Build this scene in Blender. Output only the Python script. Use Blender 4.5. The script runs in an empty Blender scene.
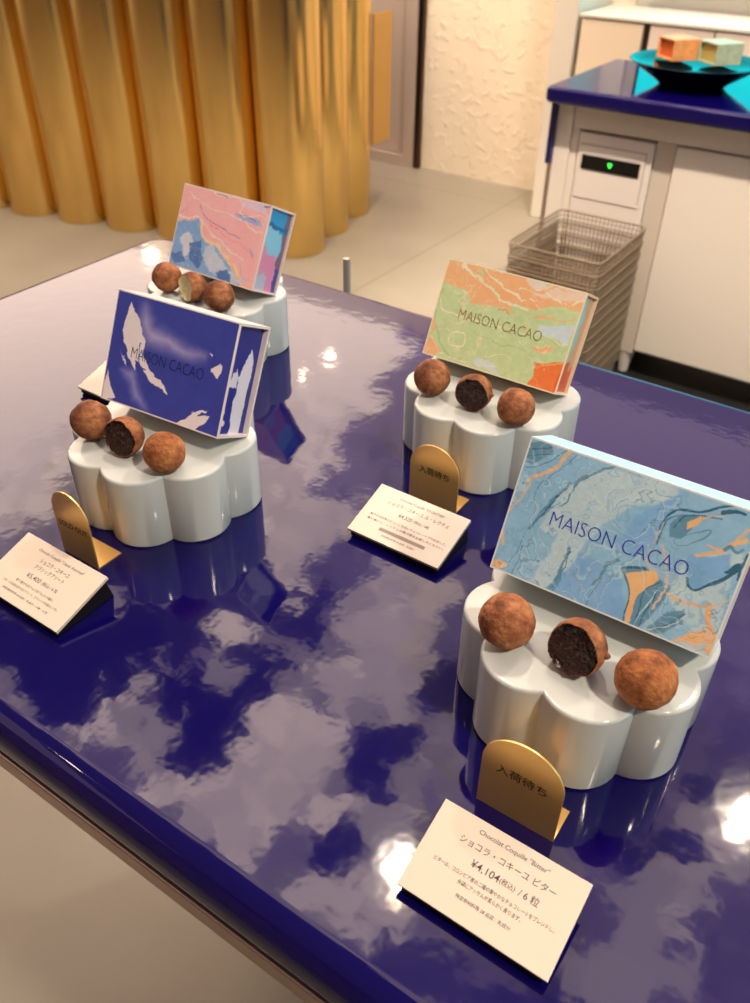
import bpy, bmesh, math, random
import numpy as np
from mathutils import Vector, Matrix, noise as mnoise

ART = {
 'teal': ((134, 182, 214), [
  ('p',(120,170,216),0.02,0.03,[(0.289,0.356),(0.431,0.346),(0.58,0.28),(0.623,0.013),(0.452,-0.008),(0.246,-0.013),(0.268,0.174)]),
  ('p',(172,202,216),0.02,0.04,[(0.199,0.665),(0.363,0.973),(0.646,0.986),(0.638,0.877),(0.476,0.725),(0.377,0.41),(0.317,0.138),(0.265,-0.0),(0.195,0.023),(0.24,0.393),(0.159,0.378)]),
  ('p',(172,202,216),0.02,0.04,[(0.786,0.542),(0.987,0.787),(0.99,0.644),(0.954,0.531),(1.0,0.0),(0.849,-0.015),(0.888,0.112),(0.747,0.265)]),
  ('p',(120,170,216),0.015,0.02,[(0.531,0.725),(0.686,0.963),(0.657,0.797),(0.655,0.582),(0.579,0.441),(0.489,0.511)]),
  ('p',(120,170,216),0.015,0.03,[(0.773,0.595),(0.917,0.685),(0.928,0.573),(0.882,0.421),(0.824,0.382),(0.776,0.474)]),
  ('p',(92,142,172),0.008,0.02,[(-0.001,0.964),(0.104,0.995),(0.123,0.931),(0.043,0.805),(0.004,0.808)]),
  ('s',(48,98,128),0.006,0.02,[(0.001,0.92),(0.059,0.942),(0.106,0.971)]),
  ('s',(48,98,128),0.004,0.02,[(0.005,0.864),(0.068,0.901),(0.116,0.944)]),
  ('s',(92,142,172),0.006,0.02,[(0.017,0.781),(0.089,0.834),(0.169,0.976)]),
  ('s',(240,178,128),0.02,0.02,[(0.194,0.998),(0.176,0.926),(0.155,0.861),(0.114,0.789),(0.079,0.738),(0.053,0.685)]),
  ('s',(240,178,128),0.009,0.03,[(0.053,0.685),(0.053,0.619),(0.031,0.523),(0.008,0.398),(0.016,0.292),(0.026,0.194)]),
  ('s',(48,98,128),0.003,0.03,[(0.209,0.974),(0.161,0.833),(0.108,0.721),(0.09,0.632),(0.091,0.573)]),
  ('s',(190,170,130),0.003,0.02,[(0.043,0.663),(0.014,0.53),(-0.009,0.415),(-0.005,0.314)]),
  ('s',(92,142,172),0.018,0.03,[(0.233,0.781),(0.199,0.665),(0.161,0.539),(0.151,0.434),(0.132,0.368)]),
  ('s',(48,98,128),0.008,0.03,[(0.2,0.66),(0.167,0.55),(0.159,0.492)]),
  ('s',(92,142,172),0.012,0.04,[(0.456,1.05),(0.336,0.929),(0.26,0.795),(0.23,0.618)]),
  ('s',(48,98,128),0.003,0.03,[(0.212,0.608),(0.146,0.437),(0.109,0.314),(0.098,0.169),(0.088,0.075)]),
  ('p',(240,178,128),0.006,0.02,[(-0.008,0.038),(0.038,0.088),(0.084,0.072),(0.032,-0.001)]),
  ('s',(92,142,172),0.018,0.03,[(0.313,0.355),(0.312,0.27),(0.312,0.162),(0.298,0.022)]),
  ('s',(48,98,128),0.004,0.03,[(0.327,0.313),(0.326,0.229),(0.327,0.094),(0.314,0.026)]),
  ('s',(92,142,172),0.008,0.03,[(0.113,0.248),(0.12,0.148),(0.11,0.015)]),
  ('s',(92,142,172),0.016,0.03,[(0.533,0.385),(0.498,0.323),(0.489,0.245),(0.458,0.158)]),
  ('s',(48,98,128),0.003,0.02,[(0.494,0.239),(0.466,0.104),(0.455,-0.006)]),
  ('p',(92,142,172),0.006,0.02,[(0.545,0.348),(0.64,0.416),(0.765,0.341),(0.761,0.243),(0.726,0.089),(0.687,-0.006),(0.628,-0.009),(0.644,0.161)]),
  ('p',(240,178,128),0.004,0.02,[(0.579,0.325),(0.679,0.403),(0.703,0.362),(0.67,0.27),(0.651,0.198),(0.658,0.039),(0.647,-0.009),(0.635,0.009),(0.626,0.207)]),
  ('s',(48,98,128),0.014,0.015,[(0.55,0.351),(0.588,0.388),(0.639,0.403)]),
  ('s',(48,98,128),0.006,0.02,[(0.545,0.348),(0.588,0.292),(0.62,0.203),(0.625,0.082),(0.628,-0.009)]),
  ('s',(48,98,128),0.006,0.02,[(0.709,0.351),(0.672,0.278),(0.663,0.207),(0.673,0.116),(0.667,-0.0)]),
  ('s',(48,98,128),0.005,0.02,[(0.716,0.308),(0.72,0.214),(0.702,0.104),(0.689,0.002)]),
  ('s',(172,202,216),0.005,0.02,[(0.708,0.296),(0.701,0.201),(0.688,0.087),(0.681,0.003)]),
  ('s',(240,178,128),0.009,0.03,[(0.654,0.748),(0.647,0.654),(0.646,0.561),(0.652,0.456),(0.692,0.38)]),
  ('s',(206,180,160),0.01,0.04,[(0.67,0.592),(0.694,0.451),(0.742,0.325),(0.744,0.167)]),
  ('s',(48,98,128),0.012,0.02,[(0.646,0.694),(0.652,0.788),(0.692,0.865),(0.768,0.897),(0.832,0.968),(0.901,1.012)]),
  ('s',(48,98,128),0.005,0.02,[(0.655,0.582),(0.657,0.737),(0.699,0.834),(0.791,0.869),(0.898,0.959)]),
  ('p',(92,142,172),0.006,0.02,[(0.672,0.746),(0.701,0.829),(0.776,0.866),(0.769,0.767),(0.735,0.686),(0.687,0.669)]),
  ('s',(48,98,128),0.006,0.02,[(0.7,0.726),(0.718,0.827),(0.774,0.871),(0.851,0.891)]),
  ('p',(240,178,128),0.004,0.01,[(0.736,0.795),(0.78,0.862),(0.786,0.824),(0.77,0.785),(0.743,0.745)]),
  ('s',(240,178,128),0.006,0.01,[(0.779,0.85),(0.832,0.904),(0.863,0.91)]),
  ('s',(92,142,172),0.006,0.01,[(0.762,0.642),(0.728,0.627),(0.713,0.661),(0.77,0.737),(0.829,0.796),(0.82,0.738),(0.762,0.642)]),
  ('s',(48,98,128),0.014,0.02,[(0.842,0.927),(0.882,0.961),(0.921,0.96)]),
  ('s',(240,178,128),0.02,0.02,[(0.816,0.615),(0.881,0.668),(0.904,0.724),(0.934,0.76),(0.968,0.811)]),
  ('s',(240,178,128),0.01,0.03,[(0.834,0.693),(0.894,0.712),(0.969,0.891)]),
  ('s',(48,98,128),0.014,0.015,[(0.809,0.446),(0.825,0.407),(0.858,0.398),(0.903,0.472),(0.947,0.562),(0.98,0.652),(0.987,0.735)]),
  ('s',(48,98,128),0.02,0.02,[(0.939,0.593),(0.981,0.667),(0.99,0.579)]),
  ('s',(92,142,172),0.014,0.02,[(0.898,0.697),(0.912,0.73),(0.938,0.704),(0.967,0.74)]),
  ('s',(240,178,128),0.016,0.02,[(0.76,0.3),(0.812,0.286),(0.867,0.287),(0.922,0.313)]),
  ('s',(240,178,128),0.006,0.02,[(0.843,0.301),(0.908,0.315),(0.982,0.417)]),
  ('s',(240,178,128),0.026,0.02,[(0.927,0.317),(0.945,0.217),(0.989,0.141),(0.996,0.051)]),
  ('p',(240,178,128),0.006,0.02,[(0.836,0.008),(0.897,0.119),(0.955,0.187),(1.004,0.162),(1.014,0.065),(0.999,0.005),(0.955,0.035),(0.888,0.041)]),
  ('p',(92,142,172),0.01,0.03,[(0.726,0.049),(0.775,0.183),(0.856,0.26),(0.867,0.173),(0.807,0.051),(0.736,-0.009)]),
  ('s',(48,98,128),0.006,0.02,[(0.736,0.005),(0.795,0.1),(0.849,0.204)]),
  ('s',(205,222,224),0.004,0.02,[(0.731,0.014),(0.801,0.098),(0.842,0.192)]),
  ('p',(178,190,192),0.01,0.03,[(0.901,0.032),(0.959,0.102),(0.975,0.035),(0.943,0.026)]),
 ]),
 'orange': ((180, 202, 154), [
  ('p',(238,172,126),0.01,0.05,[(-0.012,1.009),(0.218,1.007),(0.439,0.717),(0.57,0.635),(0.402,0.638),(0.255,0.624),(0.202,0.724),(-0.0,0.8)]),
  ('p',(238,172,126),0.01,0.05,[(0.201,1.001),(0.496,1.01),(0.685,0.972),(1.006,1.01),(1.007,0.834),(0.775,0.749),(0.593,0.76),(0.433,0.741)]),
  ('p',(222,198,178),0.02,0.06,[(0.549,1.015),(1.006,1.01),(1.0,0.895),(0.82,0.855),(0.65,0.896)]),
  ('p',(180,202,154),0.01,0.05,[(0.63,0.683),(0.769,0.773),(1.002,0.82),(0.987,0.739),(0.78,0.584),(0.648,0.612)]),
  ('s',(240,214,184),0.022,0.06,[(0.104,0.968),(0.21,0.886),(0.347,0.789),(0.482,0.693),(0.633,0.671)]),
  ('s',(240,214,184),0.016,0.06,[(0.262,0.982),(0.381,0.879),(0.551,0.784),(0.734,0.773)]),
  ('s',(240,214,184),0.022,0.08,[(0.578,0.897),(0.811,0.89),(0.982,0.901)]),
  ('s',(238,172,126),0.018,0.06,[(0.437,0.951),(0.622,0.938),(0.797,0.948),(0.936,0.947)]),
  ('s',(238,172,126),0.02,0.06,[(0.618,0.808),(0.764,0.796),(0.977,0.849)]),
  ('s',(225,130,72),0.006,0.05,[(0.462,0.621),(0.545,0.62)]),
  ('s',(238,172,126),0.016,0.05,[(0.715,0.632),(0.791,0.686),(0.879,0.686),(0.99,0.727)]),
  ('p',(186,206,214),0.015,0.03,[(0.771,0.586),(1.003,0.674),(0.984,0.471),(0.879,0.506),(0.764,0.506)]),
  ('p',(212,206,196),0.01,0.03,[(0.57,1.002),(0.712,1.007),(0.694,0.937),(0.611,0.908)]),
  ('s',(240,214,184),0.01,0.04,[(0.012,0.59),(0.036,0.504),(0.163,0.452),(0.307,0.489),(0.498,0.477)]),
  ('s',(240,214,184),0.012,0.03,[(0.199,0.304),(0.275,0.306),(0.288,0.188),(0.191,0.177),(0.157,0.253),(0.199,0.304)]),
  ('s',(240,214,184),0.006,0.04,[(0.498,0.477),(0.666,0.463),(0.798,0.513),(0.982,0.478)]),
  ('s',(150,178,120),0.008,0.03,[(0.024,0.702),(-0.012,0.527),(0.023,0.351),(0.102,0.136),(0.201,0.053),(0.296,0.064)]),
  ('p',(238,172,126),0.006,0.03,[(-0.0,0.0),(-0.004,0.163),(0.055,0.167),(0.138,0.069),(0.095,0.003)]),
  ('s',(238,172,126),0.022,0.02,[(0.02,0.214),(0.027,0.298),(-0.002,0.369)]),
  ('s',(240,214,184),0.006,0.03,[(0.03,0.19),(0.12,0.062),(0.228,0.023),(0.357,0.049)]),
  ('p',(192,206,204),0.01,0.04,[(0.345,0.057),(0.405,0.127),(0.521,0.076),(0.587,-0.004),(0.422,0.016)]),
  ('s',(240,214,184),0.006,0.06,[(0.454,0.195),(0.559,0.224),(0.636,0.215)]),
  ('p',(238,172,126),0.008,0.03,[(0.737,0.36),(0.894,0.409),(0.904,0.369),(0.804,0.34)]),
  ('s',(150,178,120),0.005,0.05,[(0.291,0.398),(0.425,0.316),(0.662,0.331),(0.801,0.281)]),
  ('p',(220,120,66),0.006,0.03,[(0.813,0.234),(1.003,0.324),(1.027,0.012),(0.952,-0.007),(0.866,0.016),(0.792,-0.015),(0.825,0.096)]),
  ('s',(244,160,100),0.012,0.03,[(0.835,0.217),(0.913,0.262),(0.993,0.294)]),
  ('p',(206,84,52),0.006,0.02,[(1.007,0.236),(1.032,0.246),(1.033,-0.012),(0.995,-0.002),(0.992,0.152)]),
 ]),
 'blue': ((52, 64, 156), [
  ('p',(168,160,202),0.14,0.03,[(0.232,0.91),(0.34,0.751),(0.558,0.7),(0.772,0.63),(0.698,0.6),(0.494,0.61),(0.326,0.61),(0.226,0.783)]),
  ('p',(140,140,198),0.1,0.03,[(0.13,0.295),(0.233,0.325),(0.294,0.189),(0.4,0.038),(0.283,0.085),(0.21,0.228)]),
  ('p',(218,214,226),0.004,0.045,[(0.121,0.921),(0.216,0.779),(0.25,0.668),(0.296,0.599),(0.298,0.537),(0.423,0.342),(0.472,0.326),(0.533,0.231),(0.465,0.238),(0.375,0.285),(0.345,0.359),(0.287,0.434),(0.232,0.437),(0.242,0.336),(0.169,0.424),(0.107,0.563),(0.098,0.711)]),
  ('s',(60,70,155),0.01,0.03,[(0.269,0.575),(0.267,0.426),(0.34,0.382)]),
  ('p',(218,214,226),0.004,0.03,[(0.02,0.28),(0.071,0.17),(0.13,0.039),(0.009,-0.009)]),
  ('p',(218,214,226),0.004,0.045,[(0.093,0.469),(0.16,0.383),(0.175,0.351),(0.139,0.399)]),
  ('p',(218,214,226),0.004,0.045,[(0.841,0.575),(0.921,0.608),(0.936,0.575),(0.905,0.492),(0.877,0.527),(0.847,0.543)]),
  ('p',(218,214,226),0.004,0.01,[(0.817,0.695),(0.848,0.684),(0.842,0.665)]),
  ('p',(218,214,226),0.004,0.03,[(0.639,-0.011),(0.795,0.108),(0.911,0.161),(0.882,0.066),(0.809,-0.011)]),
  ('p',(218,214,226),0.002,0.07,[(0.71,0.14),(0.897,0.236),(0.893,0.206),(0.755,0.113)]),
  ('s',(60,70,155),0.004,0.05,[(0.731,0.133),(0.891,0.215)]),
 ]),
 'pink': ((238, 168, 172), [
  ('p',(118,162,208),0.01,0.05,[(-0.005,-0.002),(-0.008,0.535),(0.258,0.654),(0.373,0.403),(0.554,0.357),(0.863,0.059),(0.877,-0.046)]),
  ('p',(176,192,212),0.02,0.08,[(0.363,0.21),(0.45,0.375),(0.769,0.188),(0.909,0.021),(0.565,0.005)]),
  ('p',(190,200,216),0.01,0.07,[(0.071,0.357),(0.156,0.439),(0.233,0.329),(0.184,0.092)]),
  ('p',(76,116,178),0.01,0.06,[(0.181,0.353),(0.311,0.431),(0.391,0.219),(0.367,0.087),(0.221,0.16)]),
  ('p',(76,116,178),0.01,0.06,[(0.004,0.169),(0.122,0.196),(0.219,0.077),(0.066,0.037)]),
  ('p',(76,116,178),0.015,0.07,[(0.54,0.107),(0.684,0.131),(0.761,0.022),(0.611,0.022)]),
  ('s',(240,196,158),0.034,0.05,[(0.289,0.63),(0.332,0.47),(0.519,0.377),(0.723,0.226),(0.852,0.055)]),
  ('s',(242,168,110),0.014,0.05,[(0.554,0.357),(0.764,0.159),(0.88,0.038),(0.991,0.008)]),
  ('s',(236,212,200),0.014,0.05,[(-0.011,0.58),(0.241,0.67),(0.351,0.557),(0.589,0.417),(0.84,0.294)]),
  ('s',(236,212,200),0.01,0.05,[(0.076,0.892),(0.274,0.796),(0.565,0.809),(0.802,0.729),(0.985,0.659)]),
  ('s',(210,130,140),0.006,0.05,[(0.355,0.664),(0.535,0.537),(0.734,0.524),(0.966,0.365)]),
  ('s',(76,116,178),0.006,0.03,[(0.002,0.659),(0.045,0.694),(0.087,0.754)]),
  ('s',(66,92,156),0.007,0.03,[(0.245,0.792),(0.32,0.685),(0.531,0.602),(0.621,0.565),(0.742,0.54)]),
  ('p',(150,165,205),0.01,0.05,[(0.627,0.802),(0.774,0.836),(0.919,0.823),(0.968,0.744),(0.847,0.738)]),
  ('s',(72,92,150),0.007,0.04,[(0.64,0.801),(0.758,0.805),(0.894,0.784)]),
  ('p',(200,186,206),0.01,0.06,[(0.641,0.986),(0.966,0.997),(0.969,0.897),(0.834,0.88),(0.709,0.905)]),
  ('s',(236,212,190),0.01,0.06,[(0.328,0.981),(0.647,0.962),(0.737,0.934),(0.682,0.825),(0.956,0.817)]),
  ('s',(76,116,178),0.016,0.03,[(0.916,0.969),(1.002,0.966),(0.99,0.906)]),
  ('s',(118,162,208),0.014,0.02,[(0.872,0.452),(0.899,0.421),(0.928,0.384)]),
  ('s',(72,92,150),0.007,0.03,[(0.393,0.967),(0.444,0.957),(0.511,0.951)]),
  ('s',(232,190,160),0.008,0.03,[(0.978,0.882),(0.957,0.676),(0.965,0.418),(0.976,0.046)]),
  ('s',(150,140,180),0.005,0.05,[(0.773,0.271),(0.861,0.113),(1.005,0.124)]),
 ]),
}

REFLECTION_MAP = [  # glow levels drawn to mirror as bright and dark patches in the tabletop
  (3.7, [(-6.5, 4.4), (-2.55, 4.4), (-2.1, 2.9), (-1.85, 2.18), (-1.7, 1.75), (-2.05, 1.9), (-2.5, 1.9), (-2.9, 1.85), (-2.75, 1.34), (-5.2, 1.0), (-5.2, 3.4), (-6.5, 4.4)]),
  (4.6, [(-1.85, 0.89), (-1.87, 1.0), (-1.8, 1.13), (-1.72, 1.19), (-1.6, 1.08), (-1.57, 0.99), (-1.62, 0.87), (-1.79, 0.86)]),
  (2.6, [(-1.75, 1.16), (-1.43, 1.39), (-1.33, 1.33), (-1.3, 0.98), (-1.36, 0.87), (-1.62, 0.87), (-1.57, 0.99)]),
  (4.2, [(-1.33, 1.33), (-1.21, 1.44), (-1.09, 1.41), (-0.98, 1.4), (-0.93, 1.29), (-0.95, 1.23), (-0.94, 1.11), (-0.94, 0.95), (-0.87, 0.89), (-0.89, 0.79), (-1.37, 0.86), (-1.47, 0.92), (-1.3, 0.98), (-1.27, 1.09), (-1.31, 1.19)]),
  (3.8, [(-0.89, 0.92), (-0.74, 0.88), (-0.58, 0.93), (-0.51, 1.01), (-0.66, 1.21), (-0.73, 1.16), (-0.72, 1.03), (-0.81, 0.93)]),
  (3.8, [(-1.84, 1.59), (-1.54, 1.58), (-1.38, 1.59), (-1.26, 1.64), (-1.11, 1.65), (-1.0, 1.59), (-1.07, 1.52), (-1.26, 1.51), (-1.47, 1.46), (-1.65, 1.51)]),
  (2.6, [(-1.31, 1.71), (-1.43, 2.03), (-1.23, 2.16), (-1.01, 2.2), (-0.96, 1.89), (-1.0, 1.59), (-1.26, 1.64)]),
  (3.2, [(-1.02, 1.55), (-1.05, 1.83), (-1.03, 2.14), (-0.96, 2.11), (-0.98, 1.8), (-0.97, 1.55)]),
  (3.4, [(-1.9, 2.01), (-1.67, 2.07), (-1.49, 1.73), (-1.51, 1.65), (-1.76, 1.83)]),
  (3.0, [(-2.07, 2.2), (-1.74, 2.43), (-1.58, 2.0), (-1.8, 1.89)]),
  (2.6, [(-1.08, 1.5), (-0.98, 1.57), (-0.74, 1.45), (-0.64, 1.22), (-0.76, 1.14), (-0.93, 1.32)]),
  (0.06, [(-1.72, 1.19), (-1.66, 1.36), (-1.35, 1.35), (-1.3, 1.18), (-1.31, 0.99), (-1.44, 0.97)]),
  (0.06, [(-2.54, 1.08), (-2.23, 1.22), (-2.0, 1.46), (-1.81, 1.4), (-1.74, 1.2), (-1.88, 1.01), (-1.86, 0.87), (-2.25, 0.88)]),
  (0.12, [(-1.93, 1.51), (-1.79, 1.56), (-1.52, 1.53), (-1.38, 1.45), (-1.43, 1.39), (-1.64, 1.37), (-1.75, 1.3)]),
  (0.1, [(-0.92, 1.3), (-0.85, 1.35), (-0.81, 1.28), (-0.8, 1.11), (-0.81, 0.93), (-0.87, 0.95), (-0.88, 1.1)]),
  (0.15, [(-0.99, 1.45), (-0.92, 1.51), (-0.8, 1.5), (-0.79, 1.42), (-0.86, 1.39)]),
  (0.15, [(-1.54, 1.78), (-1.39, 2.05), (-1.36, 1.89), (-1.39, 1.64), (-1.48, 1.65)]),
  (0.2, [(-0.98, 1.64), (-0.93, 1.88), (-0.84, 1.94), (-0.76, 1.7), (-0.83, 1.59)]),
  (0.1, [(-2.33, 1.54), (-1.82, 2.06), (-1.74, 1.85), (-1.81, 1.59), (-2.14, 1.44)]),
  (0.35, [(-0.4, 0.84), (-0.63, 0.81), (-0.59, 0.93), (-0.41, 0.99), (-0.12, 1.04), (0.01, 0.98), (-0.3, 0.66)]),
  (2.6, [(-0.16, 1.33), (-0.11, 1.58), (-0.02, 1.84), (0.1, 2.06), (0.24, 1.75), (0.11, 1.42), (0.05, 1.15), (-0.08, 1.07)]),
  (0.2, [(-0.18, 1.6), (-0.06, 1.77), (-0.0, 1.99), (0.04, 1.65), (-0.07, 1.46)]),
  (3.4, [(-1.49, 2.11), (-1.24, 2.41), (-1.1, 2.1), (-1.23, 1.88)]),
]


col = bpy.context.scene.collection
PI = math.pi
CAM_H = 1.305
TABLE_Z = .92
PED_Z = TABLE_Z + .055

# ------------------------------------------------------------------ materials
def lin(c):
    return tuple(((v/255)/12.92 if v/255 <= .04045 else (((v/255)+.055)/1.055)**2.4) for v in c)

def mat(name, color, rough=.5, metal=0., ior=1.5, spec=None, emit=None, estr=0., coat=0., aniso=0.):
    m = bpy.data.materials.new(name); m.use_nodes = True
    b = m.node_tree.nodes['Principled BSDF']
    b.inputs['Base Color'].default_value = (*lin(color), 1)
    b.inputs['Roughness'].default_value = rough
    b.inputs['Metallic'].default_value = metal
    b.inputs['IOR'].default_value = ior
    if spec is not None: b.inputs['Specular IOR Level'].default_value = spec
    if coat: b.inputs['Coat Weight'].default_value = coat; b.inputs['Coat Roughness'].default_value = .03
    if aniso: b.inputs['Anisotropic'].default_value = aniso
    if emit:
        b.inputs['Emission Color'].default_value = (*lin(emit), 1); b.inputs['Emission Strength'].default_value = estr
    return m

def nodes(m): return m.node_tree.nodes, m.node_tree.links, m.node_tree.nodes['Principled BSDF']

def noise_bump(m, scale, dist, strength=1., detail=3, stretch=None, rough_var=None, color_var=None):
    N, L, b = nodes(m)
    tc = N.new('ShaderNodeTexCoord'); mp = N.new('ShaderNodeMapping'); nz = N.new('ShaderNodeTexNoise')
    if stretch: mp.inputs['Scale'].default_value = stretch
    nz.inputs['Scale'].default_value = scale; nz.inputs['Detail'].default_value = detail
    bp = N.new('ShaderNodeBump'); bp.inputs['Distance'].default_value = dist; bp.inputs['Strength'].default_value = strength
    L.new(tc.outputs['Object'], mp.inputs['Vector']); L.new(mp.outputs['Vector'], nz.inputs['Vector'])
    L.new(nz.outputs['Fac'], bp.inputs['Height']); L.new(bp.outputs['Normal'], b.inputs['Normal'])
    if rough_var:
        mr = N.new('ShaderNodeMapRange'); mr.inputs['To Min'].default_value, mr.inputs['To Max'].default_value = rough_var
        L.new(nz.outputs['Fac'], mr.inputs['Value']); L.new(mr.outputs['Result'], b.inputs['Roughness'])
    if color_var:
        cr = N.new('ShaderNodeValToRGB')
        cr.color_ramp.elements[0].position = .3; cr.color_ramp.elements[1].position = .7
        cr.color_ramp.elements[0].color = (*lin(color_var[0]), 1); cr.color_ramp.elements[1].color = (*lin(color_var[1]), 1)
        L.new(nz.outputs['Fac'], cr.inputs['Fac']); L.new(cr.outputs['Color'], b.inputs['Base Color'])
    return m

M = {}
M['lacquer'] = mat('navy_lacquer', (10, 4, 76), .05, ior=1.5)
noise_bump(M['lacquer'], 60, .0004, .24, 2)
M['lacquer_plain'] = mat('navy_lacquer_plain', (14, 10, 84), .08, ior=1.6)
M['ceramic'] = mat('white_ceramic', (198, 206, 204), .12, ior=1.5)
M['white_board'] = mat('white_board', (238, 230, 222), .5)
M['white_paint'] = mat('white_paint', (238, 230, 218), .35)
M['white_appliance'] = mat('white_appliance', (238, 230, 222), .3)
M['black'] = mat('black_plastic', (8, 7, 9), .5)
M['dark'] = mat('dark_void', (16, 17, 18), .7)
M['display'] = mat('black_display', (5, 6, 8), .08)
M['green_led'] = mat('green_led', (40, 220, 60), .4, emit=(60, 255, 70), estr=2.2)
M['card'] = mat('card_paper', (224, 212, 196), .3, coat=.5)
M['acrylic'] = mat('clear_acrylic', (255, 255, 255), .02, ior=1.49)
M['acrylic'].node_tree.nodes['Principled BSDF'].inputs['Transmission Weight'].default_value = 1
M['ink'] = mat('ink', (64, 62, 76), .6)
M['ink_grey'] = mat('grey_bar_ink', (150, 140, 130), .6)
M['black_ink'] = mat('black_ink', (10, 7, 5), .6)
M['gold'] = mat('brushed_gold_plate', (246, 202, 122), .33, .62)
noise_bump(M['gold'], 900, .00004, .3, 2, stretch=(.03, 1, 1))
M['steel'] = mat('stainless_steel', (200, 178, 166), .34, .9)
M['door_steel'] = mat('brushed_door_steel', (214, 198, 186), .4, .25)
M['steel_dark'] = mat('dark_steel', (92, 76, 66), .35, 1.)
M['chrome'] = mat('satin_steel', (186, 182, 178), .4, .7)
M['wire'] = mat('bead_wire', (150, 134, 112), .38, .35)
M['partition'] = mat('partition_paint', (226, 220, 206), .6)
M['dish'] = mat('black_glazed_dish', (7, 7, 9), .05, ior=1.28)

# gold columns: brushed gold with long vertical streaks
m = M['gold_column'] = mat('gold_column', (206, 160, 84), .24, 1.)
N, L, b = nodes(m)
tc = N.new('ShaderNodeTexCoord'); mp = N.new('ShaderNodeMapping'); mp.inputs['Scale'].default_value = (30, 30, .8)
nz = N.new('ShaderNodeTexNoise'); nz.inputs['Scale'].default_value = 2.; nz.inputs['Detail'].default_value = 4
mr = N.new('ShaderNodeMapRange'); mr.inputs['To Min'].default_value = .17; mr.inputs['To Max'].default_value = .25
cr = N.new('ShaderNodeValToRGB'); cr.color_ramp.elements[0].color = (*lin((226, 188, 112)), 1); cr.color_ramp.elements[1].color = (*lin((234, 200, 128)), 1)
L.new(tc.outputs['Object'], mp.inputs['Vector']); L.new(mp.outputs['Vector'], nz.inputs['Vector'])
L.new(nz.outputs['Fac'], mr.inputs['Value']); L.new(mr.outputs['Result'], b.inputs['Roughness'])
L.new(nz.outputs['Fac'], cr.inputs['Fac']); L.new(cr.outputs['Color'], b.inputs['Base Color'])

# concrete floor with saw-cut seams
m = M['floor'] = mat('polished_concrete', (186, 172, 146), .3)
N, L, b = nodes(m)
tc = N.new('ShaderNodeTexCoord')
nz = N.new('ShaderNodeTexNoise'); nz.inputs['Scale'].default_value = 1.3; nz.inputs['Detail'].default_value = 6
cr = N.new('ShaderNodeValToRGB'); cr.color_ramp.elements[0].position = .3; cr.color_ramp.elements[1].position = .72
cr.color_ramp.elements[0].color = (*lin((136, 132, 120)), 1); cr.color_ramp.elements[1].color = (*lin((164, 158, 144)), 1)
L.new(tc.outputs['Object'], nz.inputs['Vector']); L.new(nz.outputs['Fac'], cr.inputs['Fac'])
sx = N.new('ShaderNodeSeparateXYZ'); L.new(tc.outputs['Object'], sx.inputs[0])
def seam(out, pos, period, w):
    a = N.new('ShaderNodeMath'); a.operation = 'SUBTRACT'; a.inputs[1].default_value = pos; L.new(out, a.inputs[0])
    p = N.new('ShaderNodeMath'); p.operation = 'PINGPONG'; p.inputs[1].default_value = period/2; L.new(a.outputs[0], p.inputs[0])
    c = N.new('ShaderNodeMath'); c.operation = 'LESS_THAN'; c.inputs[1].default_value = w; L.new(p.outputs[0], c.inputs[0])
    return c
s1 = seam(sx.outputs[0], -1.76, 2.4, .0045); s2 = seam(sx.outputs[1], 1.1, 2.6, .0045)
mx = N.new('ShaderNodeMath'); mx.operation = 'MAXIMUM'; L.new(s1.outputs[0], mx.inputs[0]); L.new(s2.outputs[0], mx.inputs[1])
mix = N.new('ShaderNodeMix'); mix.data_type = 'RGBA'; mix.inputs['B'].default_value = (*lin((122, 108, 88)), 1)
fm = N.new('ShaderNodeMath'); fm.operation = 'MULTIPLY'; fm.inputs[1].default_value = .6; L.new(mx.outputs[0], fm.inputs[0])
L.new(fm.outputs[0], mix.inputs['Factor']); L.new(cr.outputs['Color'], mix.inputs['A']); L.new(mix.outputs['Result'], b.inputs['Base Color'])
mr = N.new('ShaderNodeMapRange'); mr.inputs['To Min'].default_value = .25; mr.inputs['To Max'].default_value = .5
L.new(nz.outputs['Fac'], mr.inputs['Value']); L.new(mr.outputs['Result'], b.inputs['Roughness'])

# board-marked plaster
m = M['plaster'] = mat('rough_plaster', (246, 234, 212), .75)
N, L, b = nodes(m)
tc = N.new('ShaderNodeTexCoord'); mp = N.new('ShaderNodeMapping'); mp.inputs['Scale'].default_value = (1, 1, .12)
nz = N.new('ShaderNodeTexNoise'); nz.inputs['Scale'].default_value = 9; nz.inputs['Detail'].default_value = 5
L.new(tc.outputs['Object'], mp.inputs['Vector']); L.new(mp.outputs['Vector'], nz.inputs['Vector'])
n2 = N.new('ShaderNodeTexNoise'); n2.inputs['Scale'].default_value = 26; n2.inputs['Detail'].default_value = 6; L.new(tc.outputs['Object'], n2.inputs['Vector'])
cr = N.new('ShaderNodeValToRGB'); cr.color_ramp.elements[0].position = .52; cr.color_ramp.elements[1].position = .62
L.new(n2.outputs['Fac'], cr.inputs['Fac'])
add = N.new('ShaderNodeMath'); add.operation = 'ADD'; L.new(nz.outputs['Fac'], add.inputs[0]); L.new(cr.outputs['Color'], add.inputs[1])
bp = N.new('ShaderNodeBump'); bp.inputs['Distance'].default_value = .004; bp.inputs['Strength'].default_value = .6
L.new(add.outputs[0], bp.inputs['Height']); L.new(bp.outputs['Normal'], b.inputs['Normal'])

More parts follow.
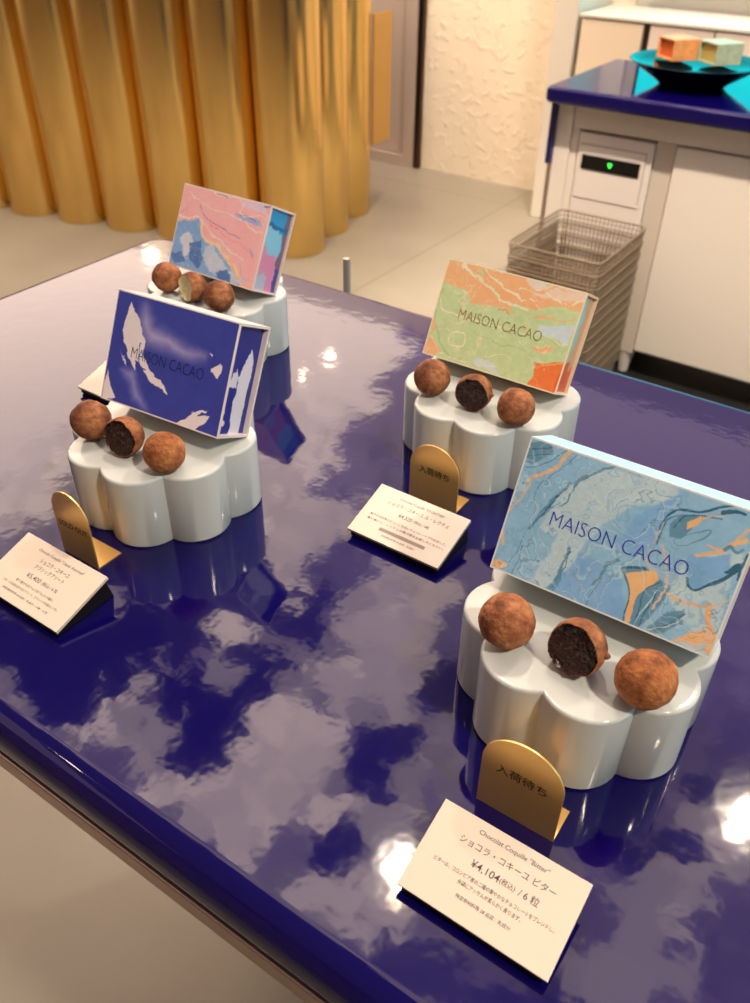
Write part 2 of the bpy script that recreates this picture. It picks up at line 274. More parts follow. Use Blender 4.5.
def cocoa_mat(name, c1, c2, c3, seed):
    m = mat(name, c1, .85)
    N, L, b = nodes(m)
    tc = N.new('ShaderNodeTexCoord'); mp = N.new('ShaderNodeMapping'); mp.inputs['Location'].default_value = (seed, seed*2, 0)
    nz = N.new('ShaderNodeTexNoise'); nz.inputs['Scale'].default_value = 95; nz.inputs['Detail'].default_value = 6; nz.inputs['Roughness'].default_value = .6
    cr = N.new('ShaderNodeValToRGB'); e = cr.color_ramp.elements
    e[0].position = .34; e[0].color = (*lin(c1), 1); e[1].position = .68; e[1].color = (*lin(c3), 1)
    k = e.new(.5); k.color = (*lin(c2), 1)
    L.new(tc.outputs['Object'], mp.inputs['Vector']); L.new(mp.outputs['Vector'], nz.inputs['Vector'])
    L.new(nz.outputs['Fac'], cr.inputs['Fac']); L.new(cr.outputs['Color'], b.inputs['Base Color'])
    n2 = N.new('ShaderNodeTexNoise'); n2.inputs['Scale'].default_value = 420; n2.inputs['Detail'].default_value = 5
    L.new(mp.outputs['Vector'], n2.inputs['Vector'])
    bp = N.new('ShaderNodeBump'); bp.inputs['Distance'].default_value = .0011; bp.inputs['Strength'].default_value = .8
    L.new(n2.outputs['Fac'], bp.inputs['Height']); L.new(bp.outputs['Normal'], b.inputs['Normal'])
    return m
COCOA = [cocoa_mat('cocoa_powder', (104, 56, 32), (152, 94, 58), (190, 134, 90), 1.3),
         cocoa_mat('cocoa_powder_dark', (88, 48, 28), (134, 82, 50), (178, 122, 80), 4.1),
         cocoa_mat('cocoa_powder_bright', (114, 62, 32), (166, 102, 56), (198, 140, 86), 7.7)]
M['ganache'] = mat('dark_ganache', (50, 28, 21), .14)
M['cream'] = mat('cream_filling', (240, 226, 172), .3)
noise_bump(M['ganache'], 260, .002, .8, 4)
noise_bump(M['cream'], 200, .001, .5, 3)

def attr_mat(name, rough=.35, emit=None):
    m = bpy.data.materials.new(name); m.use_nodes = True
    N, L, b = nodes(m)
    a = N.new('ShaderNodeAttribute'); a.attribute_name = 'paint'
    if emit is None:
        L.new(a.outputs['Color'], b.inputs['Base Color'])
        b.inputs['Roughness'].default_value = rough
    else:
        b.inputs['Base Color'].default_value = (.02, .02, .02, 1)
        L.new(a.outputs['Color'], b.inputs['Emission Color']); b.inputs['Emission Strength'].default_value = emit
        b.inputs['Roughness'].default_value = .8
    return m
M['printed'] = attr_mat('printed_card', .38)
M['luminous'] = attr_mat('added_ceiling_glow', emit=1.)

# ------------------------------------------------------------------ object helpers
def link(o, parent=None):
    col.objects.link(o)
    if parent is not None: o.parent = parent
    return o

def empty(name, label, cat, loc=(0, 0, 0), rz=0, group=None):
    o = bpy.data.objects.new(name, None); o.empty_display_size = .02
    col.objects.link(o); o.location = loc; o.rotation_euler = (0, 0, rz)
    o['label'] = label; o['category'] = cat
    if group: o['group'] = group
    return o

def tag(o, label, cat, group=None):
    o['label'] = label; o['category'] = cat
    if group: o['group'] = group
    return o

class MB:
    def __init__(s): s.v = []; s.f = []; s.mi = []; s.k = 0
    def add(s, vs, fs, mi=0):
        n = len(s.v); s.v += [tuple(v) for v in vs]; s.f += [tuple(i+n for i in f) for f in fs]; s.mi += [mi]*len(fs)
    def box(s, x0, x1, y0, y1, z0, z1, mi=0):
        s.add([(x0,y0,z0),(x1,y0,z0),(x1,y1,z0),(x0,y1,z0),(x0,y0,z1),(x1,y0,z1),(x1,y1,z1),(x0,y1,z1)],
              [(0,3,2,1),(4,5,6,7),(0,1,5,4),(1,2,6,5),(2,3,7,6),(3,0,4,7)], mi)
    def bar(s, a, b, r, n=4, mi=0):
        a = Vector(a); b = Vector(b); d = (b-a).normalized()
        u = d.orthogonal().normalized(); w = d.cross(u)
        vs = []
        for p in (a, b):
            for i in range(n):
                t = 2*PI*i/n; vs.append(p+u*math.cos(t)*r+w*math.sin(t)*r)
        s.add(vs, [(i, (i+1) % n, n+(i+1) % n, n+i) for i in range(n)]+[tuple(range(n))[::-1], tuple(range(n, 2*n))], mi)
    def loop(s, pts, r, n=6, mi=0):
        pts = [Vector(p) for p in pts]; N_ = len(pts); vs = []
        for i, p in enumerate(pts):
            d = (pts[(i+1) % N_]-pts[i-1]).normalized(); u = Vector((0, 0, 1)); w = d.cross(u).normalized()
            for k in range(n):
                t = 2*PI*k/n; vs.append(p+u*math.cos(t)*r+w*math.sin(t)*r)
        s.add(vs, [(i*n+k, i*n+(k+1) % n, ((i+1) % N_)*n+(k+1) % n, ((i+1) % N_)*n+k) for i in range(N_) for k in range(n)], mi)
    def lathe(s, prof, n=64, mi=0, cx=0, cy=0):
        vs = [(cx+r*math.cos(2*PI*i/n), cy+r*math.sin(2*PI*i/n), z) for (r, z) in prof for i in range(n)]
        fs = [(j*n+i, j*n+(i+1) % n, (j+1)*n+(i+1) % n, (j+1)*n+i) for j in range(len(prof)-1) for i in range(n)]
        s.add(vs, fs+[tuple(range(n))[::-1], tuple((len(prof)-1)*n+i for i in range(n))], mi)
    def prism(s, poly, z0, z1, mi=0, inset=0.):
        n = len(poly)
        s.add([(x, y, z0) for x, y in poly]+[(x, y, z1) for x, y in poly],
              [tuple(range(n))[::-1], tuple(range(n, 2*n))]+[(i, (i+1) % n, n+(i+1) % n, n+i) for i in range(n)], mi)
    def build(s, name, mats, parent=None, smooth=False, bevel=0., seg=2, angle=35):
        me = bpy.data.meshes.new(name); me.from_pydata(s.v, [], s.f)
        if not isinstance(mats, (list, tuple)): mats = [mats]
        for m_ in mats: me.materials.append(m_)
        me.polygons.foreach_set('material_index', s.mi)
        bm = bmesh.new(); bm.from_mesh(me); bmesh.ops.recalc_face_normals(bm, faces=bm.faces); bm.to_mesh(me); bm.free()
        if smooth: me.shade_smooth()
        o = bpy.data.objects.new(name, me); link(o, parent)
        if bevel:
            bv = o.modifiers.new('bevel', 'BEVEL'); bv.width = bevel; bv.segments = seg; bv.limit_method = 'ANGLE'; bv.angle_limit = math.radians(angle)
            bv.harden_normals = True; me.shade_smooth()
        return o

def rounded_rect(x0, x1, y0, y1, r, n=6):
    pts = []
    for cx, cy, a0 in ((x1-r, y1-r, 0), (x0+r, y1-r, PI/2), (x0+r, y0+r, PI), (x1-r, y0+r, 1.5*PI)):
        for i in range(n+1):
            a = a0+i*PI/2/n; pts.append((cx+r*math.cos(a), cy+r*math.sin(a)))
    return pts

def copy_tree(o, parent=None):
    c = o.copy(); col.objects.link(c); c.parent = parent
    for ch in [x for x in col.objects if x.parent is o]: copy_tree(ch, c)
    return c

def text_mesh(name, lines, material, parent, matrix, extrude=0., offset=0.):
    """lines: (text, cap height, x, y, align, target width or None); joined into one lettering mesh"""
    vs, fs = [], []
    for (txt, size, x, y, align, width) in lines:
        cu = bpy.data.curves.new('lettering', 'FONT'); cu.body = txt; cu.size = 1.; cu.align_x = 'LEFT'
        cu.resolution_u = 3; cu.offset = offset
        o = bpy.data.objects.new('lettering', cu); col.objects.link(o)
        dg = bpy.context.evaluated_depsgraph_get(); dg.update()
        me = bpy.data.meshes.new_from_object(o.evaluated_get(dg))
        bpy.data.objects.remove(o); bpy.data.curves.remove(cu)
        if not len(me.vertices): continue
        P = [v.co.copy() for v in me.vertices]
        x0 = min(p.x for p in P); x1 = max(p.x for p in P)
        k = size/.72; kx = k if width is None else width/(x1-x0)
        w = (x1-x0)*kx
        ox = {'C': x-w/2, 'L': x, 'R': x-w}[align]
        n = len(vs)
        vs += [(ox+(p.x-x0)*kx, y+p.y*k, 0) for p in P]
        fs += [tuple(i+n for i in pl.vertices) for pl in me.polygons]
        bpy.data.meshes.remove(me)
    me = bpy.data.meshes.new(name); me.from_pydata(vs, [], fs); me.materials.append(material)
    me.transform(matrix)
    o = bpy.data.objects.new(name, me); return link(o, parent)

# ------------------------------------------------------------------ painted card patterns
def value_noise(u, v, scale, seed, octaves=4):
    rs = np.random.RandomState(seed); out = np.zeros_like(u); amp = 1.; tot = 0.
    for o in range(octaves):
        g = rs.rand(64, 64)*2-1
        x = u*scale+rs.rand()*20; y = v*scale+rs.rand()*20
        xi = np.floor(x).astype(int); yi = np.floor(y).astype(int); fx = x-xi; fy = y-yi
        fx = fx*fx*(3-2*fx); fy = fy*fy*(3-2*fy)
        a = g[yi % 64, xi % 64]; b_ = g[yi % 64, (xi+1) % 64]; c = g[(yi+1) % 64, xi % 64]; d = g[(yi+1) % 64, (xi+1) % 64]
        out += amp*((a*(1-fx)+b_*fx)*(1-fy)+(c*(1-fx)+d*fx)*fy); tot += amp; amp *= .55; scale *= 2.1
    return out/tot

def seg_dist(X, Y, pts, closed):
    D = np.full(X.shape, 1e9); inside = np.zeros(X.shape, bool)
    n = len(pts)
    for i in range(n if closed else n-1):
        x0, y0 = pts[i]; x1, y1 = pts[(i+1) % n]
        dx, dy = x1-x0, y1-y0; L2 = dx*dx+dy*dy+1e-12
        t = np.clip(((X-x0)*dx+(Y-y0)*dy)/L2, 0, 1)
        D = np.minimum(D, np.hypot(X-x0-t*dx, Y-y0-t*dy))
        if closed:
            c = ((y0 > Y) != (y1 > Y)) & (X < (x1-x0)*(Y-y0)/(y1-y0+1e-12)+x0); inside ^= c
    return D, inside

def smooth_pts(pts):
    P = [Vector((*p, 0)) for p in pts]
    if len(P) < 3: return pts
    out = []
    for i in range(len(P)-1):
        a = P[max(i-1, 0)]; b_ = P[i]; c = P[i+1]; d = P[min(i+2, len(P)-1)]
        for k in range(4):
            t = k/4
            q = .5*((2*b_)+(c-a)*t+(2*a-5*b_+4*c-d)*t*t+(3*b_-a-3*c+d)*t*t*t)
            out.append((q.x, q.y))
    out.append(pts[-1]); return out

def paint(name, U, V, asp=.6, seed=1, veins=None, mottle=8):
    base, layers = ART[name]
    C_ = np.empty(U.shape+(3,)); C_[:] = base
    for i, (kind, color, w, warp, pts) in enumerate(layers):
        wx = U+warp*value_noise(U, V*asp, 7, seed*50+i, 5); wy = V+warp/asp*value_noise(U, V*asp, 7, seed*50+i+500, 5)
        X, Y = wx, wy*asp
        q = [(a, b_*asp) for a, b_ in pts]
        if kind == 'p':
            D, ins = seg_dist(X, Y, q, True); sd = np.where(ins, D, -D)
            al = np.clip(.5+sd/(w+1e-4), 0, 1)
        else:
            D, _ = seg_dist(X, Y, smooth_pts(q), False)
            ww = w*.5*(.75+.6*value_noise(U, V*asp, 9, seed*50+i+900, 3))
            al = np.clip((ww-D)/(.0018)+.5, 0, 1)
        al = al*al*(3-2*al)
        C_ = C_*(1-al[..., None])+np.array(color, float)*al[..., None]
    if veins:
        n1 = value_noise(U, V*asp, 3.2, seed+7, 5)
        for k, (lev, wd, colr, st) in enumerate(veins):
            al = np.clip(1-np.abs(n1-lev)/wd, 0, 1)*st
            C_ = C_*(1-al[..., None])+np.array(colr, float)*al[..., None]
    C_ += mottle*value_noise(U, V*asp, 40, seed+3, 3)[..., None]+mottle*value_noise(U, V*asp, 6, seed+4, 4)[..., None]
    return np.clip(C_, 0, 255)

def srgb_lin(C_):
    c = C_/255.; return np.where(c <= .04045, c/12.92, ((c+.055)/1.055)**2.4)

VEINS = {
 'teal': [(-.30, .03, (110, 160, 196), .5), (-.18, .012, (70, 118, 148), .6), (-.15, .03, (190, 214, 222), .5), (.05, .010, (206, 216, 214), .6), (.02, .02, (120, 170, 204), .5), (.22, .012, (96, 142, 172), .6), (.25, .03, (190, 212, 220), .5), (.12, .006, (206, 172, 140), .5), (-.07, .006, (84, 132, 160), .6)],
 'orange': [(-.2, .02, (238, 214, 186), .6), (.1, .015, (214, 222, 196), .6), (.25, .01, (240, 180, 130), .6)],
 'pink': [(-.15, .015, (226, 190, 190), .5), (.12, .012, (236, 210, 196), .6)],
 'blue': None}

def gift_box(theme, loc, w, rz, label, side_paint, edge, letter=None, side_layers=None, h=.076, D=.036, tilt=63, spine=None):
    root = empty('gift_box', label, 'gift box', loc, rz)
    t = math.radians(tilt)
    up = Vector((0, math.cos(t), math.sin(t))); bk = Vector((0, math.sin(t), -math.cos(t))); X = Vector((1, 0, 0))
    nx, ny = 330, 208
    u = np.linspace(0, 1, nx); v = np.linspace(0, 1, ny); U, V = np.meshgrid(u, v)
    Cc = paint(theme, U, V, h/w, seed=len(theme)*3, veins=VEINS[theme], mottle=7 if theme != 'blue' else 3)
    e = .0009
    border = (U*w < e) | ((1-U)*w < e) | (V*h < e) | ((1-V)*h < e)
    Cc[border] = edge
    A = srgb_lin(np.clip(Cc*1.14, 0, 250))
    verts = []; cols = []
    def P(x, z, y): return X*x+up*z+bk*y
    for j in range(ny):
        for i in range(nx):
            verts.append(P(u[i]*w, v[j]*h, 0)); cols.append(A[j, i])
    faces = [(j*nx+i, j*nx+i+1, (j+1)*nx+i+1, (j+1)*nx+i) for j in range(ny-1) for i in range(nx-1)]
    wl = .0018; ed = srgb_lin(np.array(edge, float))
    def slab(x0, x1, z0, z1, y0, y1, c):
        n = len(verts)
        for (x, z, y) in ((x0,z0,y0),(x1,z0,y0),(x1,z1,y0),(x0,z1,y0),(x0,z0,y1),(x1,z0,y1),(x1,z1,y1),(x0,z1,y1)):
            verts.append(P(x, z, y)); cols.append(c)
        faces.extend([tuple(n+k for k in f) for f in ((0,1,2,3),(4,7,6,5),(0,4,5,1),(1,5,6,2),(2,6,7,3),(3,7,4,0))])
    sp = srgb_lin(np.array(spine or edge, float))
    slab(0, w, 0, h, .0001, wl, ed)               # front board, behind the printed face
    slab(0, w, 0, h, D-wl, D, ed)                 # back board
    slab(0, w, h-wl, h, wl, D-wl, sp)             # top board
    slab(0, w, 0, wl, wl, D-wl, ed)               # bottom board
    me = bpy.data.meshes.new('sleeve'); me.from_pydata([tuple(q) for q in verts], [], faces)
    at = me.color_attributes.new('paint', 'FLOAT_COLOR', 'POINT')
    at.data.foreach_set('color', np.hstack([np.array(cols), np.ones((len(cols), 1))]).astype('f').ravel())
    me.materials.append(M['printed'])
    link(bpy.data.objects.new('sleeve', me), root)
    # tray inside the sleeve, its printed end a little recessed
    verts = []; cols = []; faces = []
    ins = .0024 if theme != 'blue' else .004
    n1, n2 = 60, 130
    a = np.linspace(0, 1, n1); b_ = np.linspace(0, 1, n2); AA, BB = np.meshgrid(a, b_)
    S = srgb_lin(side_paint(AA, BB))
    x1 = w-ins
    for j in range(n2):
        for i in range(n1):
            verts.append(P(x1, wl+b_[j]*(h-2*wl), wl+a[i]*(D-2*wl))); cols.append(S[j, i])
    faces = [(j*n1+i, j*n1+i+1, (j+1)*n1+i+1, (j+1)*n1+i) for j in range(n2-1) for i in range(n1-1)]
    sd = srgb_lin(np.array((200, 200, 205), float))
    slab(ins, x1-.0004, wl+.0002, h-wl-.0002, wl+.0002, D-wl-.0002, sd)
    me = bpy.data.meshes.new('tray'); me.from_pydata([tuple(q) for q in verts], [], faces)
    at = me.color_attributes.new('paint', 'FLOAT_COLOR', 'POINT')
    at.data.foreach_set('color', np.hstack([np.array(cols), np.ones((len(cols), 1))]).astype('f').ravel())
    me.materials.append(M['printed'])
    link(bpy.data.objects.new('tray', me), root)
    if letter:
        mt, u0, u1, v0 = letter
        R_ = Matrix(((1, 0, 0, 0), (0, up.y, -bk.y, 0), (0, up.z, -bk.z, 0), (0, 0, 0, 1)))
        o = text_mesh('foil_lettering', [('MAISON CACAO', .0083, 0, 0, 'L', (u1-u0)*w)], mt, root,
                      Matrix.Translation(P(u0*w, v0*h, -.0002)) @ R_, offset=-.018)
    return root

def side_blue(a, b_):
    C_ = np.empty(a.shape+(3,)); C_[:] = (36, 46, 136)
    n = value_noise(a*.5, b_, 9, 5, 5)
    # brushed white strokes climbing up the end
    al = ((b_ < .78-.9*np.abs(a-.72)+.10*n) & (a > .38+.25*(.7-b_)*.5+.12*n) & (a < .86+.06*n))
    al |= (b_ < .52+.14*n) & (b_ > .40+.1*n) & (a < .42)
    al |= (np.hypot(a-.12, (b_-.2)*2) < .07) | (np.hypot(a-.2, (b_-.1)*2) < .06)
    C_[al] = (212, 212, 226); return C_
def side_pink(a, b_):
    n = value_noise(a*.5, b_, 6, 8, 5); m_ = value_noise(a*.5, b_, 6, 18, 5)
    C_ = np.empty(a.shape+(3,)); C_[:] = (214, 142, 178)
    C_[b_+.2*n+.25*a > .58] = (134, 200, 228)
    C_[b_+.15*m_+.1*a > .80] = (54, 156, 214)
    C_[(b_ < .2+.2*m_) & (a < .5)] = (176, 190, 212)
    C_[a > .8+.12*n] = (120, 104, 130)
    C_[(a > .8+.12*n) & (b_ < .3)] = (70, 80, 150)
    C_[(np.abs(b_-.78+.1*m_) < .025)] = (40, 110, 160)
    return C_
def side_orange(a, b_):
    n = value_noise(a*.5, b_, 6, 28, 5)
    C_ = np.empty(a.shape+(3,)); C_[:] = (142, 206, 214)
    C_[(b_+.3*n < .5)] = (176, 196, 160)
    C_[(a > .55+.2*n)] = (206, 166, 130)
    C_[(b_+.2*n < .3)] = (206, 96, 50)
    return C_
def side_teal(a, b_):
    n = value_noise(a*.5, b_, 6, 38, 5)
    C_ = np.empty(a.shape+(3,)); C_[:] = (206, 214, 222); C_[n > .15] = (240, 190, 150); C_[n < -.25] = (120, 160, 190); return C_

FOIL = {'teal': mat('blue_foil', (60, 78, 214), .4, .3), 'orange': mat('olive_foil', (150, 140, 62), .35, .6),
        'blue': mat('navy_foil', (24, 28, 96), .35, .3)}

# ------------------------------------------------------------------ room
def structure(o): o['kind'] = 'structure'; return o
mb = MB(); mb.box(-6.6, 2.6, -3.2, 4.2, -.1, 0); structure(mb.build('floor', M['floor']))
mb = MB(); mb.box(-2.41, -1.4, 3.97, 4.15, 0, 3.0); structure(mb.build('wall_back', M['plaster']))
mb = MB(); mb.box(-6.6, -2.41, 4.0, 4.15, 0, 3.0); mb.box(-1.4, 2.6, 4.0, 4.15, 0, 3.0); structure(mb.build('wall_rear', M['partition']))
mb = MB(); mb.box(-6.7, -6.6, -3.2, 4.15, 0, 3.0); structure(mb.build('wall_left', M['partition']))
mb = MB(); mb.box(2.6, 2.7, -3.2, 4.15, 0, 1.2); mb.box(2.6, 2.7, -3.2, 4.15, 2.4, 3.); mb.box(2.6, 2.7, -3.2, .8, 1.2, 2.4); mb.box(2.6, 2.7, 2.6, 4.15, 1.2, 2.4)
structure(mb.build('wall_right', M['partition']))
mb = MB(); mb.box(-6.6, 2.6, -3.3, -3.2, 0, 3.0); structure(mb.build('wall_front', mat('tan_wall', (150, 128, 100), .6)))
# daylight window on the right
M['daylight'] = mat('daylight_glass', (90, 190, 220), .5, emit=(120, 205, 232), estr=3.4)
mb = MB(); mb.box(2.66, 2.68, .8, 2.6, 1.2, 2.4); w_ = structure(mb.build('window_1', M['daylight']))
mb = MB()
for y in (.82, 1.7, 2.58): mb.box(2.58, 2.66, y-.02, y+.02, 1.2, 2.4)
for z in (1.2, 2.37): mb.box(2.58, 2.66, .8, 2.6, z, z+.03)
mb.build('window_frame', M['white_paint'], w_)
# partition beside the low cupboards
mb = MB(); mb.box(-1.60, -1.50, 3.62, 3.97, 0, 3.0); structure(mb.build('trim_1', M['partition'], bevel=.004))

# ceiling: dark slab above an added glowing mosaic, shaped for the tabletop's reflections
mb = MB(); mb.box(-6.6, 2.6, -3.2, 4.15, 2.95, 3.05)
ceil_o = structure(mb.build('ceiling', M['dark']))
random.seed(11)
def level(x, y):
    best = None
    for l, poly in REFLECTION_MAP:
        ins = False; n = len(poly)
        for i in range(n):
            x0, y0 = poly[i]; x1, y1 = poly[(i+1) % n]
            if (y0 > y) != (y1 > y) and x < (x1-x0)*(y-y0)/(y1-y0)+x0: ins = not ins
        if ins: best = l
    if best is not None: return best
    if not (-3.4 < x < 1.0 and .35 < y < 4.2): return .5 if (y < -.8 and x < -2) else .10
    if x > -.2 or y > 1.9:
        return 1.0 if y > 2.2 else .75+.9*max(0, mnoise.noise(Vector((x*3.1, y*3.1, 0))))
    return 1.45+.8*mnoise.noise(Vector((x*3.4, y*3.4, 3.))) if y > .3 else .08
vs, fs, cc = [], [], []
def facet(cx, cy, a, w, h, z, lev):
    n = len(vs); c, s = math.cos(a), math.sin(a)
    for dx, dy in ((-w, -h), (w, -h), (w, h), (-w, h)):
        vs.append((cx+dx*c-dy*s, cy+dx*s+dy*c, z)); 
    fs.append((n, n+3, n+2, n+1))
    lev = max(lev, .03)*1.6
    base = np.array((1.0, .75, .56)) if lev > 1.9 else np.array((1.0, .70, .72))
    for _ in range(4): cc.append((*(base*lev), 1))
for i in range(46):
    for j in range(37):
        x = -6.5+.1+i*.2; y = -3.1+.1+j*.2
        facet(x, y, 0, .1, .1, 2.82, level(x, y))
for k in range(5200):
    x = random.uniform(-3.2, .9); y = random.uniform(.35, 3.0)
    s = .035+.06*random.random()
    l = level(x+random.gauss(0, .028), y+random.gauss(0, .028))
    facet(x, y, random.gauss(.55, .5), s, s*random.uniform(.5, 1.), 2.80-random.random()*.012, l*random.uniform(.68, 1.15))
me = bpy.data.meshes.new('reflection_glow'); me.from_pydata(vs, [], fs); me.materials.append(M['luminous'])
at = me.color_attributes.new('paint', 'FLOAT_COLOR', 'POINT'); at.data.foreach_set('color', np.array(cc, 'f').ravel())
link(bpy.data.objects.new('reflection_glow', me), ceil_o)
# recessed downlights in the ceiling
M['downlight'] = mat('downlight_lens', (255, 236, 205), .4, emit=(255, 226, 190), estr=42)
for (x, y, r) in ((-2.62, 3.42, .035), (-2.60, 3.15, .02), (-3.9, 3.55, .04), (-4.55, 3.9, .05), (-.62, 1.10, .03), (-.60, 1.02, .025), (.10, 1.74, .026), (.14, 1.83, .02), (-1.29, 2.41, .02), (-.2, -1.2, .05), (-1.8, -.9, .05), (1.2, .6, .05)):
    mb = MB(); mb.lathe([(r, 2.775), (r, 2.79)], 24, 0, x, y); mb.build('downlight', M['downlight'], ceil_o)
# ring-shaped lamp that shows in the glossy card
# steel door at the back
mb = MB(); mb.box(-3.3, -2.50, 3.955, 3.985, .06, 2.2); d_ = structure(mb.build('door_1', M['door_steel'], bevel=.003))
mb = MB(); mb.box(-3.3, -2.44, 3.93, 3.985, .0, .055); mb.box(-2.50, -2.44, 3.93, 3.985, .055, 2.2); mb.build('door_frame', M['door_steel'], d_)
mb = MB(); mb.box(-2.44, -2.41, 3.94, 3.99, 0, 2.3); mb.build('door_jamb', M['steel_dark'], d_)

# ------------------------------------------------------------------ display table
tab = empty('display_table', 'large navy blue lacquered table with rounded edge and mirror-like top', 'table', (0, 0, 0))
TX0, TX1, TY0, TY1 = -.83, .75, .128, .73
poly = rounded_rect(TX0, TX1, TY0, TY1, .035, 10)
mb = MB(); mb.prism(poly, TABLE_Z-.036, TABLE_Z)
mb.build('tabletop', M['lacquer'], tab, bevel=.0165, seg=8, angle=60)
mb = MB(); mb.prism(rounded_rect(TX0+.002, TX1-.002, TY0+.002, TY1-.002, .03, 8), TABLE_Z-.052, TABLE_Z-.037)
mb.build('metal_trim', M['steel'], tab, bevel=.0015)
mb = MB(); mb.box(TX0+.25, TX1-.25, TY0+.25, TY1-.05, TABLE_Z-.12, TABLE_Z-.0525); mb.build('apron', M['lacquer_plain'], tab, bevel=.003)
mb = MB(); mb.box(-.55, .5, .565, .67, 0, TABLE_Z-.12); mb.build('plinth', M['lacquer_plain'], tab, bevel=.004)

# ------------------------------------------------------------------ scalloped risers
def scallop(R0=.059, sag=.0142, lobes=8, off=0., n=14):
    pts = []
    for k in range(lobes):
        a0 = 2*PI*k/lobes+off; a1 = a0+2*PI/lobes
        p0 = Vector((R0*math.cos(a0), R0*math.sin(a0))); p1 = Vector((R0*math.cos(a1), R0*math.sin(a1)))
        c = (p0+p1)/2; hl = (p1-p0).length/2; out = c.normalized(); tan = (p1-p0).normalized()
        r = (hl*hl+sag*sag)/(2*sag); cen = c+out*(sag-r); th = math.asin(min(1, hl/r))
        for i in range(n):
            t = -th+2*th*i/n; q = cen+out*r*math.cos(t)+tan*r*math.sin(t); pts.append((q.x, q.y))
    return pts
def riser_mesh():
    base = scallop(); H_ = .055; me = MB(); n = len(base); rings = []
    def ring(k, z): return [(x*k, y*k, z) for x, y in base]
    prof = [(.985, 0), (1., .0015)]+[(1., H_-.0022)]
    for i in range(1, 6):
        a = i/5*PI/2; prof.append((1-.030*(1-math.cos(a)), H_-.0022+.0022*math.sin(a)))
    vs_ = [p for k, z in prof for p in ring(k, z)]
    fs_ = [(j*n+i, j*n+(i+1) % n, (j+1)*n+(i+1) % n, (j+1)*n+i) for j in range(len(prof)-1) for i in range(n)]
    me.add(vs_, fs_+[tuple(range(n))[::-1], tuple((len(prof)-1)*n+i for i in range(n))])
    return me
riser0 = riser_mesh().build('display_riser', M['ceramic'])
mesh = riser0.data; mesh.shade_smooth()
try: mesh.set_sharp_from_angle(angle=math.radians(32))
except Exception: pass
RIS = [(-.085, .3380, 'white scalloped display riser at front right, holding the pale blue marbled box'),
       (-.250, .534, 'white scalloped display riser at centre back, holding the orange and green marbled box'),
       (-.4145, .3425, 'white scalloped display riser at left, holding the dark blue and white box'),
       (-.556, .550, 'white scalloped display riser farthest back, holding the pink and blue marbled box')]
for i, (x, y, lb) in enumerate(RIS):
    o = riser0 if i == 0 else copy_tree(riser0)
    o.location = (x, y, TABLE_Z+.0002); o['category'] = 'display stand'; o['label'] = lb; o['group'] = 'white scalloped display risers on the navy table'

# ------------------------------------------------------------------ gift boxes
ZB = PED_Z+.036*math.cos(math.radians(63))+.0006
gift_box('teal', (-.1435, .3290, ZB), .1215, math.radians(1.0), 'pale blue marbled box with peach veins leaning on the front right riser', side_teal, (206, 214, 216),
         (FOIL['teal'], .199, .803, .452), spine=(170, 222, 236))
gift_box('orange', (-.3115, .5285, ZB-.0027), .1150, math.radians(.6), 'orange and pale green marbled box on the centre back riser', side_orange, (236, 214, 186),
         (FOIL['orange'], .187, .796, .440), spine=(238, 200, 160), D=.030)
gift_box('blue', (-.4610, .3290, ZB), .1060, math.radians(4.6), 'dark blue box with white brush strokes on the left riser', side_blue, (226, 216, 214), h=.0785, letter=(FOIL['blue'], .199, .802, .440))
gift_box('pink', (-.6045, .5375, ZB-.0005), .1065, math.radians(-.3), 'pink and sky blue marbled box on the farthest riser', side_pink, (232, 212, 206), None)

# ------------------------------------------------------------------ truffles
def truffle(name, R, seed, cut=None, depth=.45):
    """returns (shell verts/faces, filling verts/faces)"""
    bm = bmesh.new(); bmesh.ops.create_icosphere(bm, subdivisions=6, radius=1.)
    off = Vector((seed*3.7, seed*1.9, seed))
    cutd = Vector(cut).normalized() if cut else None
    flag = {}
    for v in bm.verts:
        n = v.co.normalized()
        r = 1+.045*mnoise.noise(n*1.5+off)+.022*mnoise.noise(n*4+off)+.010*mnoise.noise(n*11+off)
        p = n*r
        if cutd is not None:
            d = p.dot(cutd); th = depth+.07*mnoise.noise(n*2.5+off*2)
            if d > th:
                lump = .07*mnoise.noise(p*5+off)+.04*mnoise.noise(p*11+off)
                e = min(1, (d-th)/.25)
                p = p-cutd*(d-th)+cutd*(lump-.13*e+.02); flag[v.index] = True
            elif d > th-.07:
                p = p*(1+.02)                     # thin shell lip around the bite
        v.co = p*R
    bm.verts.ensure_lookup_table(); bm.faces.ensure_lookup_table()
    vs_ = [v.co.copy() for v in bm.verts]; sh = []; fi = []
    for f in bm.faces:
        ids = tuple(v.index for v in f.verts)
        (fi if all(i in flag for i in ids) else sh).append(ids)
    bm.free()
    def comp(fs_):
        used = sorted({i for f in fs_ for i in f}); mp_ = {k: j for j, k in enumerate(used)}
        return [vs_[i] for i in used], [tuple(mp_[i] for i in f) for f in fs_]
    return comp(sh), comp(fi) if fi else None
RT = .0147
